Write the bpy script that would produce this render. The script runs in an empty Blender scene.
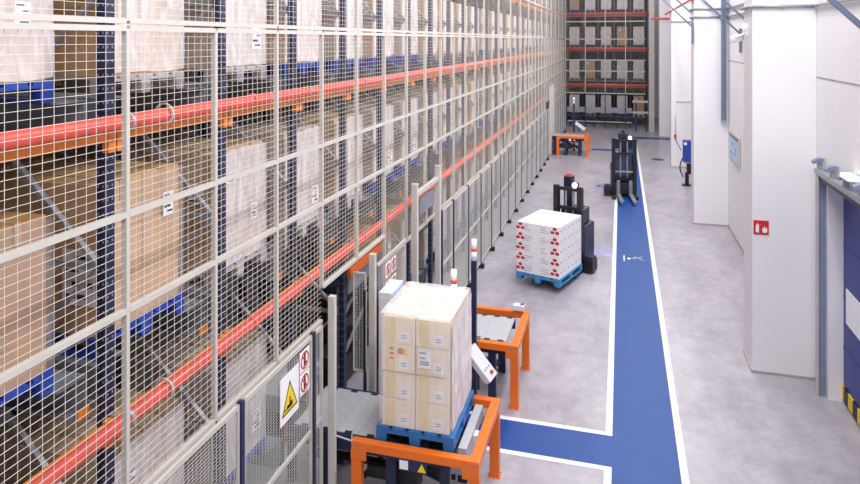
import bpy, bmesh, math, random
from mathutils import Vector, Matrix
R = random.Random(7)
scene = bpy.context.scene
COL = scene.collection
PSI = math.atan(191/671)
SN, CS = math.sin(PSI), math.cos(PSI)
# ------------------------------------------------------------------ camera
cd = bpy.data.cameras.new('camera'); cam = bpy.data.objects.new('camera', cd); COL.objects.link(cam)
cd.sensor_width = 36; cd.lens = 36*671/860; cd.shift_y = -202/860; cd.clip_start = .05; cd.clip_end = 300
cam.location = (0, 0, 5); cam.rotation_euler = (math.pi/2, 0, PSI)
scene.camera = cam
# ------------------------------------------------------------------ world, lights, exposure
w = bpy.data.worlds.new('hall_daylight'); scene.world = w; w.use_nodes = True
bgn = w.node_tree.nodes['Background']; bgn.inputs[0].default_value = (.94, .93, 1, 1); bgn.inputs[1].default_value = 0.46
def area(name, loc, size, power, rot=(0, 0, 0), col=(1, .985, 1)):
    l = bpy.data.lights.new(name, 'AREA'); l.shape = 'RECTANGLE'; l.size, l.size_y = size; l.energy = power; l.color = col
    o = bpy.data.objects.new(name, l); COL.objects.link(o); o.location = loc; o.rotation_euler = rot
    return o
for i, y in enumerate((2, 10, 18, 26, 34)):
    area('ceiling_luminaire', (-.4, y, 10.5), (1.2, 5.5), 170 if y < 30 else 70)
    if y < 30: area('pillar_fill', (.3, y-3, 9.6), (4, .6), 205, (math.radians(58), 0, 0))  # unseen fill lamps, added to brighten the pillar faces
    area('rack_fill', (1.5, y+1, 8.6), (.5, 6), 330 if y < 30 else 70, (0, math.radians(52), 0))  # added fill aimed at the rack, lifts the load fronts
scene.view_settings.view_transform = 'Standard'; scene.view_settings.look = 'None'
scene.view_settings.exposure = 0.0; scene.view_settings.gamma = 1; scene.view_settings.use_curve_mapping = False

# ------------------------------------------------------------------ materials
def lin(c):
    return tuple(((v/255)/12.92 if v/255 <= .04045 else ((v/255+.055)/1.055)**2.4) for v in c) + (1,)
MATS = {}
def mat(name, rgb, rough=.5, metal=0, var=.08, scale=6, rgb2=None, emit=0, alpha=1, coat=0, bump=0):
    m = bpy.data.materials.new(name); m.use_nodes = True; nt = m.node_tree
    p = nt.nodes['Principled BSDF']; p.inputs['Roughness'].default_value = rough; p.inputs['Metallic'].default_value = metal
    c = lin(rgb); c2 = lin(rgb2) if rgb2 else tuple(max(0, v*(1-var*2)) for v in c[:3])+(1,)
    tc = nt.nodes.new('ShaderNodeTexCoord'); nz = nt.nodes.new('ShaderNodeTexNoise'); nz.inputs['Scale'].default_value = scale
    nz.inputs['Detail'].default_value = 5
    nt.links.new(tc.outputs['Object'], nz.inputs['Vector'])
    cr = nt.nodes.new('ShaderNodeValToRGB'); cr.color_ramp.elements[0].position = .35; cr.color_ramp.elements[1].position = .65
    cr.color_ramp.elements[0].color = c2; cr.color_ramp.elements[1].color = c
    nt.links.new(nz.outputs['Fac'], cr.inputs['Fac']); nt.links.new(cr.outputs['Color'], p.inputs['Base Color'])
    if emit:
        p.inputs['Emission Color'].default_value = c; p.inputs['Emission Strength'].default_value = emit
    if alpha < 1: p.inputs['Alpha'].default_value = alpha
    if coat: p.inputs['Coat Weight'].default_value = coat
    if bump:
        b = nt.nodes.new('ShaderNodeBump'); b.inputs['Strength'].default_value = bump; b.inputs['Distance'].default_value = .02
        nt.links.new(nz.outputs['Fac'], b.inputs['Height']); nt.links.new(b.outputs['Normal'], p.inputs['Normal'])
    MATS[name] = m
    return m
mat('wall_white', (236, 234, 236), .6, var=.015, scale=1.2)
mat('wall_seam', (172, 168, 176), .7)
mat('skirting', (176, 170, 166), .6)
mat('blue_paint', (4, 70, 146), .5, var=.06, scale=2.5)
mat('white_paint', (238, 238, 240), .45, var=.05, scale=8)
mat('navy', (34, 42, 78), .4, var=.1)
mat('orange', (240, 116, 30), .38, var=.04, scale=3)
mat('beam_orange', (252, 148, 52), .42, var=.08, scale=4)
mat('red_pipe', (238, 100, 86), .32, var=.05, scale=4)
mat('dark_red', (200, 56, 60), .4)
mat('fence_light', (198, 194, 186), .42, var=.03)
mat('wire', (222, 215, 204), .4, var=.02)
mat('wire_grey', (212, 212, 210), .45, var=.03)
mat('galv', (168, 172, 180), .42, .35, var=.12, scale=14)
mat('rail_grey', (138, 142, 154), .5, .2, var=.12, scale=5)
mat('black', (24, 25, 30), .45)
mat('dark', (40, 41, 48), .5, var=.2)
mat('truck_navy', (30, 36, 62), .4)
mat('deck_grey', (190, 192, 196), .45, .2, var=.06, scale=18)
mat('cabinet', (214, 216, 222), .45, var=.02)
mat('screen_blue', (50, 110, 186), .2, var=.2, scale=3)
mat('pallet_blue', (38, 76, 178), .5, var=.12)
mat('pallet_azure', (42, 110, 178), .5, var=.1)
mat('pallet_cyan', (62, 142, 196), .5, var=.12)
mat('pallet_grey', (186, 184, 186), .55, var=.1)
mat('pallet_wood', (168, 132, 92), .7, var=.15, scale=9)
mat('card_a', (214, 170, 118), .62, var=.07, scale=3)
mat('card_b', (186, 140, 86), .62, var=.08, scale=3)
mat('card_c', (212, 182, 150), .55, var=.06, scale=3)
mat('card_d', (204, 186, 174), .55, var=.06, scale=3)
mat('card_cream', (244, 230, 208), .5, var=.02, scale=4)
mat('card_yellow', (240, 216, 158), .5, var=.05, scale=5)
mat('carton_white', (238, 236, 238), .5, var=.02)
mat('tape', (196, 166, 120), .35)
mat('label_white', (242, 242, 244), .5, var=.01)
mat('ink', (60, 62, 78), .6)
mat('print_grey', (158, 158, 172), .6)
mat('logo_red', (200, 44, 66), .5)
mat('print_orange', (232, 110, 60), .5)
mat('sign_yellow', (246, 214, 30), .45, var=.02)
mat('sign_black', (24, 24, 24), .5)
mat('sign_red', (206, 40, 34), .45, var=.02)
mat('pale_blue', (176, 206, 240), .4, var=.06)
mat('steel_blue', (112, 124, 150), .45, .2)
mat('post_steel', (136, 148, 176), .42, .2)
mat('door_blue', (38, 56, 140), .42, var=.06, scale=2)
mat('charger_blue', (40, 78, 170), .4)
mat('lamp_white', (225, 240, 255), .3, emit=9)
mat('beacon_white', (250, 250, 250), .3, var=.01, emit=.25)
mat('beacon_red', (230, 70, 60), .3, emit=.3)
mat('beacon_green', (120, 200, 170), .3, emit=.4)
# film: thin plastic with milky creases; rack fronts whiter for light on the wrap
def film(name, dens):
    m = bpy.data.materials.new(name); m.use_nodes = True; nt = m.node_tree; p = nt.nodes['Principled BSDF']
    p.inputs['Base Color'].default_value = (.88, .83, .84, 1); p.inputs['Roughness'].default_value = .3
    tc = nt.nodes.new('ShaderNodeTexCoord'); mp = nt.nodes.new('ShaderNodeMapping'); mp.inputs['Scale'].default_value = (5, 5, 1.6); mp.inputs['Rotation'].default_value = (.5, .35, 0)
    nz = nt.nodes.new('ShaderNodeTexNoise'); nz.inputs['Scale'].default_value = 1.6; nz.inputs['Detail'].default_value = 6; nz.inputs['Distortion'].default_value = .8
    mr = nt.nodes.new('ShaderNodeMapRange'); mr.inputs['From Min'].default_value = .35; mr.inputs['From Max'].default_value = .7
    mr.inputs['To Min'].default_value = dens*.75; mr.inputs['To Max'].default_value = min(1, dens*1.3)
    nt.links.new(tc.outputs['Object'], mp.inputs['Vector']); nt.links.new(mp.outputs['Vector'], nz.inputs['Vector'])
    nt.links.new(nz.outputs['Fac'], mr.inputs['Value']); nt.links.new(mr.outputs['Result'], p.inputs['Alpha'])
    b = nt.nodes.new('ShaderNodeBump'); b.inputs['Strength'].default_value = .25; b.inputs['Distance'].default_value = .01
    nt.links.new(nz.outputs['Fac'], b.inputs['Height']); nt.links.new(b.outputs['Normal'], p.inputs['Normal'])
    MATS[name] = m
film('film_light', .07); film('film_thin', .16); film('film_heavy', .66); film('film_clear', .13); film('film_side', .8); film('film_top', .5); film('film_front', .2)
# post paint with punched holes
def post_mat():
    m = mat('post_navy', (30, 37, 74), .42, var=.1); nt = m.node_tree; p = nt.nodes['Principled BSDF']
    src = p.inputs['Base Color'].links[0].from_socket
    tc = nt.nodes.new('ShaderNodeTexCoord'); sp = nt.nodes.new('ShaderNodeSeparateXYZ'); nt.links.new(tc.outputs['Object'], sp.inputs[0])
    def M(op, a, b=None):
        n = nt.nodes.new('ShaderNodeMath'); n.operation = op
        for i, v in enumerate((a, b)):
            if v is None: continue
            if isinstance(v, (int, float)): n.inputs[i].default_value = v
            else: nt.links.new(v, n.inputs[i])
        return n.outputs[0]
    zz = M('ABSOLUTE', M('SUBTRACT', M('MODULO', sp.outputs['Z'], .10), .05))
    xa = M('ABSOLUTE', M('SUBTRACT', M('ABSOLUTE', sp.outputs['X']), .022)); ya = M('ABSOLUTE', M('SUBTRACT', M('ABSOLUTE', sp.outputs['Y']), .024))
    mn = M('MINIMUM', xa, ya)
    hole = M('MULTIPLY', M('LESS_THAN', zz, .009), M('LESS_THAN', mn, .005))
    mx = nt.nodes.new('ShaderNodeMix'); mx.data_type = 'RGBA'
    nt.links.new(hole, mx.inputs['Factor']); nt.links.new(src, mx.inputs['A']); mx.inputs['B'].default_value = lin((140, 146, 172))
    nt.links.new(mx.outputs['Result'], p.inputs['Base Color'])
post_mat()
def floor_mat():
    m = bpy.data.materials.new('concrete'); m.use_nodes = True; nt = m.node_tree; p = nt.nodes['Principled BSDF']
    tc = nt.nodes.new('ShaderNodeTexCoord')
    n1 = nt.nodes.new('ShaderNodeTexNoise'); n1.inputs['Scale'].default_value = .7; n1.inputs['Detail'].default_value = 8; n1.inputs['Roughness'].default_value = .72
    mp = nt.nodes.new('ShaderNodeMapping'); mp.inputs['Scale'].default_value = (1.6, .7, 1)
    n2 = nt.nodes.new('ShaderNodeTexNoise'); n2.inputs['Scale'].default_value = 3.5; n2.inputs['Roughness'].default_value = .7; n2.inputs['Detail'].default_value = 8
    nt.links.new(tc.outputs['Object'], mp.inputs['Vector']); nt.links.new(mp.outputs['Vector'], n1.inputs['Vector']); nt.links.new(tc.outputs['Object'], n2.inputs['Vector'])
    a = nt.nodes.new('ShaderNodeValToRGB'); a.color_ramp.elements[0].position = .22; a.color_ramp.elements[1].position = .8
    a.color_ramp.elements[0].color = lin((142, 137, 144)); a.color_ramp.elements[1].color = lin((196, 192, 202))
    b = nt.nodes.new('ShaderNodeValToRGB'); b.color_ramp.elements[0].position = .25; b.color_ramp.elements[1].position = .6
    b.color_ramp.elements[0].color = (.74, .72, .72, 1); b.color_ramp.elements[1].color = (1, 1, 1, 1)
    mx = nt.nodes.new('ShaderNodeMix'); mx.data_type = 'RGBA'; mx.blend_type = 'MULTIPLY'; mx.inputs['Factor'].default_value = 1
    nt.links.new(n1.outputs['Fac'], a.inputs['Fac']); nt.links.new(n2.outputs['Fac'], b.inputs['Fac'])
    nt.links.new(a.outputs['Color'], mx.inputs['A']); nt.links.new(b.outputs['Color'], mx.inputs['B']); nt.links.new(mx.outputs['Result'], p.inputs['Base Color'])
    rr = nt.nodes.new('ShaderNodeMapRange'); rr.inputs['To Min'].default_value = .22; rr.inputs['To Max'].default_value = .42
    nt.links.new(n1.outputs['Fac'], rr.inputs['Value']); nt.links.new(rr.outputs['Result'], p.inputs['Roughness'])
    MATS['concrete'] = m
floor_mat()
def hazard_mat():
    m = bpy.data.materials.new('hazard'); m.use_nodes = True; nt = m.node_tree; p = nt.nodes['Principled BSDF']; p.inputs['Roughness'].default_value = .5
    tc = nt.nodes.new('ShaderNodeTexCoord'); mp = nt.nodes.new('ShaderNodeMapping'); mp.inputs['Rotation'].default_value = (0, 0, 0)
    wv = nt.nodes.new('ShaderNodeTexWave'); wv.bands_direction = 'Y'; wv.inputs['Scale'].default_value = .85
    cr = nt.nodes.new('ShaderNodeValToRGB'); cr.color_ramp.interpolation = 'CONSTANT'; cr.color_ramp.elements[0].color = lin((22, 22, 22)); cr.color_ramp.elements[1].position = .5; cr.color_ramp.elements[1].color = lin((240, 200, 30))
    nt.links.new(tc.outputs['Object'], mp.inputs['Vector']); nt.links.new(mp.outputs['Vector'], wv.inputs['Vector']); nt.links.new(wv.outputs['Fac'], cr.inputs['Fac']); nt.links.new(cr.outputs['Color'], p.inputs['Base Color'])
    MATS['hazard'] = m
hazard_mat()

# ------------------------------------------------------------------ helpers
class B:
    def __init__(s): s.bm = bmesh.new()
    def box(s, a, b, bev=0):
        """axis-aligned box from corner a to corner b"""
        c = [(a[i]+b[i])/2 for i in range(3)]; d = [abs(b[i]-a[i]) for i in range(3)]
        g = bmesh.ops.create_cube(s.bm, size=1, matrix=Matrix.Translation(c) @ Matrix.Diagonal((*d, 1)))
        if bev:
            es = list({e for v in g['verts'] for e in v.link_edges})
            bmesh.ops.bevel(s.bm, geom=es, offset=bev, segments=2, affect='EDGES', profile=.6)
        return s
    def rod(s, p0, p1, r, n=10, r2=None):
        p0, p1 = Vector(p0), Vector(p1); d = p1-p0
        m = Matrix.Translation((p0+p1)/2) @ d.to_track_quat('Z', 'Y').to_matrix().to_4x4()
        bmesh.ops.create_cone(s.bm, cap_ends=True, segments=n, radius1=r, radius2=r if r2 is None else r2, depth=d.length, matrix=m)
        return s
    def bar(s, p0, p1, w, h):
        p0, p1 = Vector(p0), Vector(p1); d = p1-p0
        m = Matrix.Translation((p0+p1)/2) @ d.to_track_quat('Z', 'Y').to_matrix().to_4x4() @ Matrix.Diagonal((w, h, d.length, 1))
        bmesh.ops.create_cube(s.bm, size=1, matrix=m); return s
    def ball(s, c, r, sc=(1, 1, 1), n=12):
        bmesh.ops.create_uvsphere(s.bm, u_segments=n, v_segments=max(6, n//2), radius=r, matrix=Matrix.Translation(c) @ Matrix.Diagonal((*sc, 1))); return s
    def prism(s, pts, vec):
        """extrude a polygon (3-D points) by vec"""
        vs = [s.bm.verts.new(p) for p in pts]; f = s.bm.faces.new(vs)
        e = bmesh.ops.extrude_face_region(s.bm, geom=[f]); nv = [x for x in e['geom'] if isinstance(x, bmesh.types.BMVert)]
        bmesh.ops.translate(s.bm, verts=nv, vec=vec); bmesh.ops.recalc_face_normals(s.bm, faces=s.bm.faces); return s
    def ring(s, c, r, t, ax='Y', th=.004, n=24):
        """flat ring with thickness th around axis ax"""
        a0, a1 = {'X': (1, 2), 'Y': (0, 2), 'Z': (0, 1)}[ax]; an = {'X': 0, 'Y': 1, 'Z': 2}[ax]
        L = []
        for k in range(n):
            q = 2*math.pi*k/n; row = []
            for rr, o in ((r, -th/2), (r, th/2), (r-t, th/2), (r-t, -th/2)):
                v = list(c); v[a0] += rr*math.cos(q); v[a1] += rr*math.sin(q); v[an] += o; row.append(s.bm.verts.new(v))
            L.append(row)
        for k in range(n):
            A, Bn = L[k], L[(k+1) % n]
            for j in range(4): s.bm.faces.new((A[j], A[(j+1) % 4], Bn[(j+1) % 4], Bn[j]))
        bmesh.ops.recalc_face_normals(s.bm, faces=s.bm.faces); return s
    def build(s, name, m, parent=None, smooth=False, loc=(0, 0, 0), rot=(0, 0, 0)):
        me = bpy.data.meshes.new(name); s.bm.to_mesh(me); s.bm.free()
        me.materials.append(MATS[m])
        if smooth:
            for f in me.polygons: f.use_smooth = len(f.vertices) == 4
        o = bpy.data.objects.new(name, me); COL.objects.link(o); o.location = loc; o.rotation_euler = rot
        if parent: o.parent = parent
        return o
def tag(o, label=None, cat=None, group=None, kind=None):
    if label: o['label'] = label
    if cat: o['category'] = cat
    if group: o['group'] = group
    if kind: o['kind'] = kind
    return o
def thing(name, label, cat, loc=(0, 0, 0), rz=0, group=None):
    o = bpy.data.objects.new(name, None); COL.objects.link(o); o.location = loc; o.rotation_euler = (0, 0, rz); o.empty_display_size = .1
    return tag(o, label, cat, group)
def struct(o): o['kind'] = 'structure'; return o
KIDS = {}
def copy_tree(o, parent=None):
    c = o.copy(); COL.objects.link(c)
    if parent: c.parent = parent
    for ch in [x for x in o.children]: copy_tree(ch, c)
    return c
ORD = 'first second third fourth fifth sixth seventh eighth ninth tenth eleventh twelfth thirteenth fourteenth fifteenth sixteenth seventeenth eighteenth nineteenth twentieth twenty-first twenty-second twenty-third twenty-fourth twenty-fifth twenty-sixth twenty-seventh twenty-eighth twenty-ninth thirtieth thirty-first thirty-second thirty-third thirty-fourth thirty-fifth thirty-sixth thirty-seventh thirty-eighth thirty-ninth fortieth'.split()

# ------------------------------------------------------------------ room shell
XW = 2.77
struct(B().box((-9, -2, -.2), (6, 46, 0)).build('floor', 'concrete'))
wb = B()
OY0, OY1, OZ = 7.0, 10.56, 3.05
wb.box((XW, -2, 0), (XW+.35, OY0, 9)); wb.box((XW, OY0, OZ), (XW+.35, OY1, 9)); wb.box((XW, OY1, 0), (XW+.35, 46, 9))
struct(wb.build('wall_right', 'wall_white'))
struct(B().box((-9, 45.7, 0), (1.45, 46, 9)).build('wall_back', 'dark'))  # dark colour stands in for deep shade behind the far rack
struct(B().box((1.45, 45.7, 0), (XW, 46, 9)).build('wall_end', 'wall_white'))
struct(B().box((-9.2, -2, 0), (-9, 46, 9)).build('wall_left', 'dark'))  # coloured dark in place of the shade deep inside the racks
PY = (11.04, 19.5, 28.0, 36.5)
for i, y in enumerate(PY):
    p = B().box((1.9, y, 0), (XW, y+.72, 9), .012); struct(p.build('trim_%d' % (i+1), 'wall_white'))
    struct(B().box((1.885, y-.012, 0), (XW, y, .035)).box((1.885, y, 0), (1.9, y+.72, .035)).build('baseboard_pillar', 'skirting'))
b = B()
for i, y in enumerate(PY[:-1]): b.box((XW-.015, y+.72, 0), (XW, PY[i+1], .06))
b.box((XW-.015, OY1+.15, 0), (XW, PY[0], .06))
struct(b.build('baseboard_right', 'skirting'))
b = B(); ys = [3.0]+[v for y in PY for v in (y, y+.72)]
for i in range(0, len(ys)-1, 2): b.box((XW-.004, ys[i], 4.44), (XW, ys[i+1], 4.465))
struct(b.build('trim_5', 'wall_seam'))

# ------------------------------------------------------------------ floor markings
def paint(name, boxes, m, label, z=.003):
    b = B()
    for x0, y0, x1, y1 in boxes: b.box((x0, y0, 0.0005), (x1, y1, z))
    return tag(b.build(name, m), label, 'floor marking')
LX0, LX1 = -.105, .66
paint('painted_walkway', [(LX0, -1, LX1, 36.2), (-2.5, 8.13, LX0, 8.77), (-1.3, 31.3, LX0, 31.75), (LX1, 35.5, 2.6, 36.2)], 'blue_paint', 'long blue painted walkway with a side branch running down the aisle floor')
paint('painted_line', [(LX0-.085, 8.86, LX0, 31.2)], 'white_paint', 'white painted line along the left edge of the blue walkway beyond its branch', .004)
paint('painted_line', [(LX0-.085, -1, LX0, 8.05)], 'white_paint', 'short white line left of the blue walkway, nearest the bottom edge', .004)
paint('painted_line', [(LX1, -1, LX1+.085, 35.4)], 'white_paint', 'white painted line along the right edge of the blue walkway', .004)
paint('painted_line', [(-2.5, 8.05, LX0, 8.13)], 'white_paint', 'white line on the near edge of the blue branch to the conveyor', .004)
paint('painted_line', [(-2.5, 8.77, LX0, 8.85)], 'white_paint', 'white line on the far edge of the blue branch to the conveyor', .004)
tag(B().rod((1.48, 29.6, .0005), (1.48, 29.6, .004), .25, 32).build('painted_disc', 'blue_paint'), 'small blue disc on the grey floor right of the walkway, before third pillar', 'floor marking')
tag(B().ring((-.62, 23.7, .002), .20, .09, 'Z', .003, 32).build('lamp_glow_ring', 'blue_paint'), 'small blue ring of painted lamp glow on the floor left of the parked truck', 'floor marking')  # blue spot of a truck lamp, drawn as a painted ring
# pedestrian pictogram, lying across the lane
t = thing('walking_figure_marking', 'small white walking figure painted on the blue walkway', 'floor marking', (.26, 16.0, .0036), 0)
b = B()
for p, q, r in (((-.02, .0), (.10, .02), .06), ((.08, .02), (.18, .09), .045), ((.08, .02), (.19, -.06), .045), ((.0, .01), (.07, .12), .036), ((.0, .01), (.05, -.11), .036)):
    b.bar((p[0], p[1], .001), (q[0], q[1], .001), .002, r)
t.scale = (1.2, 1.6, 1); b.build('body', 'white_paint', t); B().rod((-.07, 0, 0), (-.07, 0, .002), .035, 16).build('head', 'white_paint', t)
B().box((-.17, -.13, 0), (-.15, .13, .002)).build('bar', 'white_paint', t)

# ------------------------------------------------------------------ pallets and loads
def pallet(name, W, D, m, H=.15, th=.022, label='', loc=(0, 0, 0), rz=0, group=None, cat='pallet'):
    """block pallet, W along local x, D along local y, bottom at z 0"""
    t = thing(name, label, cat, loc, rz, group)
    b = B()
    n = 5
    for i in range(n):
        wv = W/n*.82; x = -W/2 + wv/2 + i*(W-wv)/(n-1); b.box((x-wv/2, -D/2, H-th), (x+wv/2, D/2, H))
    for y in (-D/2+.05, 0, D/2-.05): b.box((-W/2, y-.05, H-2*th), (W/2, y+.05, H-th))
    b.build('top_deck', m, t)
    for x in (-W/2+.055, 0, W/2-.055):
        b = B(); b.box((x-.05, -D/2, 0), (x+.05, D/2, th))
        for y in (-D/2+.05, 0, D/2-.05): b.box((x-.055, y-.05, th), (x+.055, y+.05, H-2*th))
        b.build('runner', m, t)
    return t
def label_part(parent, face, u, z, w, h, W, D):
    """paper label with print on face 'f' (local -y) or 's' (local -x ... )"""
    e = .003
    if face == 'f':
        y = -D/2-.030
        o = B().box((u-w/2, y-e, z-h/2), (u+w/2, y, z+h/2)).build('label', 'label_white', parent)
        b = B(); yy = y-e
        for k, (zz, x0, x1, hh) in enumerate(((.36, -.4, .1, .06), (.12, .0, .42, .05), (-.12, -.42, .2, .10), (-.34, -.2, .42, .08))):
            b.box((u+x0*w, yy-.001, z+zz*h-hh*h/2), (u+x1*w, yy, z+zz*h+hh*h/2))
        b.build('print', 'ink', o)
    else:
        x = -W/2-.022
        o = B().box((x-e, u-w/2, z-h/2), (x, u+w/2, z+h/2)).build('label', 'label_white', parent)
        b = B(); xx = x-e
        for k, (zz, x0, x1, hh) in enumerate(((.36, -.4, .1, .06), (.12, .0, .42, .05), (-.12, -.42, .2, .10), (-.34, -.2, .42, .08))):
            b.box((xx-.001, u+x0*w, z+zz*h-hh*h/2), (xx, u+x1*w, z+zz*h+hh*h/2))
        b.build('print', 'ink', o)
def rack_load(W, D, H, nx, ny, nz, cm, fm, seed, labels, wrapz=1.0):
    """stretch wrapped carton load; local front is -y, bottom z 0"""
    rr = random.Random(seed)
    t = thing('wrapped_carton_load', '', 'pallet load')
    b = B(); g = .006
    for i in range(nx):
        for j in range(ny):
            for k in range(nz):
                jx, jy = rr.uniform(-.006, .006), rr.uniform(-.006, .006)
                b.box((-W/2+i*W/nx+g+jx, -D/2+j*D/ny+g+jy, k*H/nz+g*.3), (-W/2+(i+1)*W/nx-g+jx, -D/2+(j+1)*D/ny-g+jy, (k+1)*H/nz-g*.3), .006)
    b.build('cartons', cm, t)
    if nx > 1 or nz > 1:
        b = B()
        for i in range(nx):
            xc = -W/2+(i+.5)*W/nx
            b.box((xc-.025, -D/2-.004, H-.16), (xc+.025, -D/2+.02, H+.001)); b.box((xc-.025, -D/2, H-.002), (xc+.025, D/2, H+.002))
        b.build('tape', 'tape', t)
    if fm:
        # creased skin just outside the cartons
        bm = B(); e = .012; hw, hd = W/2+e, D/2+e; z0, z1 = .012, H*wrapz
        rows = [z0+(z1-z0)*q/8 for q in range(9)]; ringp = []
        for z in rows:
            row = []
            for (x, y) in [(-hw, -hd), (-hw/3, -hd), (hw/3, -hd), (hw, -hd), (hw, -hd/3), (hw, hd/3), (hw, hd), (hw/3, hd), (-hw/3, hd), (-hw, hd), (-hw, hd/3), (-hw, -hd/3)]:
                q = rr.uniform(-.002, .008); row.append(bm.bm.verts.new((x+math.copysign(q, x), y+math.copysign(q, y), z+rr.uniform(-.01, .01))))
            ringp.append(row)
        for a, c in zip(ringp, ringp[1:]):
            for q in range(12): bm.bm.faces.new((a[q], a[(q+1) % 12], c[(q+1) % 12], c[q]))
        bm.build('stretch_wrap', 'film_light', t)
        # whitish film on the front, standing in for aisle light on the wrap
        bm = B(); rows = []
        for q in range(8):
            z = .02+(H-.03)*q/7; row = []
            for c in range(7): row.append(bm.bm.verts.new((-hw-.004+(2*hw+.008)*c/6, -hd-.016-rr.uniform(0, .008), z+rr.uniform(-.01, .01))))
            rows.append(row)
        for a, c in zip(rows, rows[1:]):
            for q in range(6): bm.bm.faces.new((a[q], a[q+1], c[q+1], c[q]))
        bm.build('whitish_film', fm, t)
    for l in labels: label_part(t, *l, W, D)
    return t
HH = (1.16, 1.16, 1.28)
PROTO = []
spec = [('card_a', 'film_thin', 2, 2, 3, [('f', .28, .86, .13, .2), ('s', -.40, .46, .30, .42)], 'tan'),
        ('card_c', 'film_heavy', 2, 2, 4, [('f', -.2, .9, .16, .14), ('s', -.42, .78, .18, .2), ('f', .25, .45, .12, .16)], 'milky pink'),
        ('card_d', 'film_heavy', 3, 3, 3, [('f', .3, .3, .18, .22), ('s', -.42, .7, .2, .18)], 'greyish white'),
        ('card_b', 'film_thin', 2, 3, 4, [('f', -.25, .95, .2, .13), ('s', -.4, .7, .22, .18)], 'brown'),
        ('card_a', 'film_heavy', 1, 2, 2, [('f', .33, .7, .14, .26), ('s', -.43, .8, .16, .2)], 'pale beige')]
PW = 1.0
for s, (cm, fm, nx, ny, nz, lb, word) in enumerate(spec):
    PROTO.append((rack_load(.96, 1.14, 1.16, nx, ny, nz, cm, fm, s, lb), word))
PPAL = [(pallet('pallet', PW, 1.2, 'pallet_blue'), 'blue'), (pallet('pallet', PW, 1.2, 'pallet_grey'), 'grey'), (pallet('pallet', PW, 1.2, 'pallet_wood'), 'wooden')]
USED = set()
def put(proto, label, loc, rz, group):
    o = proto if id(proto) not in USED else copy_tree(proto)
    USED.add(id(proto)); o.location = loc; o.rotation_euler = (0, 0, rz); o['label'] = label; o['group'] = group
    return o
XR, XS, XF, XP = -3.55, -3.75, -3.10, -3.40
PITCH = .4036*3.55; Y0P = 1.122*3.55+.045
NB0, NB1 = -1, 24
ZB = (.50, 2.59, 4.57, 6.66)
ZBEAM = (2.175, 4.275, 6.33)      # beam bottoms; pipes at +.17
SHELF = ('floor tier', 'lower shelf', 'upper shelf', 'top shelf')
seq = {}   # (bay, level): (load kind, pallet kind)
fixed = {(-1, 1): (3, 0), (0, 1): (0, 0), (-1, 2): (1, 0), (0, 2): (4, 1), (1, 1): (1, 1), (1, 2): (2, 1), (2, 2): (1, 0), (2, 1): (2, 1), (0, 0): (1, 1), (-1, 0): (0, 1), (3, 2): (2, 0), (4, 2): (1, 0), (5, 2): (2, 0)}
for k in range(NB0, NB1+1):
    yc = Y0P + (k+.5)*PITCH - .085
    for l in range(4):
        if (l == 3 and k < 8) or (l == 0 and k in (2, 3)): continue
        li, pi = fixed.get((k, l), (R.choice((1, 2, 4, 1, 2, 0) if k < 5 else (1, 2, 2, 1, 4)), R.choice((0, 1, 1))))
        nth = ORD[k+1]
        pr, w = PPAL[pi]
        put(pr, f'{w} pallet on the {SHELF[l]} in the {nth} bay of the left rack', (XS-.6, yc, ZB[l]), math.pi/2, 'pallets in the long left rack')
        pr, w = PROTO[li]
        o = put(pr, f'{w} wrapped carton load on the {SHELF[l]} in the {nth} left rack bay', (XS-.6, yc, ZB[l]+.15), math.pi/2, 'wrapped loads in the long left rack')
        if (k, l) == (-1, 1): o.scale = (1, 1, .92)
for k in range(NB0, 6):
    yc = Y0P + (k+.5)*PITCH - .085
    for l in (1, 2):
        nth = ORD[k+1]
        pr, w = PPAL[(k+l) % 3]
        put(pr, f'{w} rear pallet, second row deep on the {SHELF[l]} of {nth} left rack bay', (XS-1.95, yc, ZB[l]), math.pi/2, 'rear pallets deep in the left rack')
        pr, w = PROTO[(3, 0, 1)[(k*2+l) % 3]]
        put(pr, f'{w} wrapped load second row deep on the {SHELF[l]}, {nth} left rack bay', (XS-1.95, yc, ZB[l]+.15), math.pi/2, 'rear loads deep in the left rack')

# ------------------------------------------------------------------ rack steelwork
def upright(label, loc, rz=0, depth=(0, -1.15, -2.4), H=8.2):
    t = thing('rack_upright_frame', label, 'rack frame', loc, rz, 'upright frames of the racks')
    for x in depth:
        B().box((-.037, -.05, 0), (.037, .05, H), .006).build('post', 'post_navy', t, loc=(x-.037, 0, 0))
    B().box((-.13, -.08, 0), (.04, .08, .012)).build('base_plate', 'galv', t)
    for a, c in zip(depth, depth[1:]):
        b = B(); z = .35; s = 0
        while z < H-1.1:
            p = ((a-.09, z) if s else (c, z)); q = ((c, z+1.0) if s else (a-.09, z+1.0))
            b.bar((p[0], 0, p[1]), (q[0], 0, q[1]), .045, .03); s = 1-s; z += 1.0
            b.box((c, -.015, z-.0225), (a-.09, .015, z+.0225))
        b.build('brace', 'galv', t)
    return t
u0 = None
for k in range(NB0, NB1+2):
    y = Y0P + k*PITCH
    lab = f'navy punched upright frame before the {ORD[k+1]} bay of the left rack' if k <= NB1 else 'navy punched upright frame closing the far end of the left rack'
    if u0 is None: u0 = upright(lab, (XR, y, 0))
    else:
        c = copy_tree(u0); c.location = (XR, y, 0); c['label'] = lab
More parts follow.
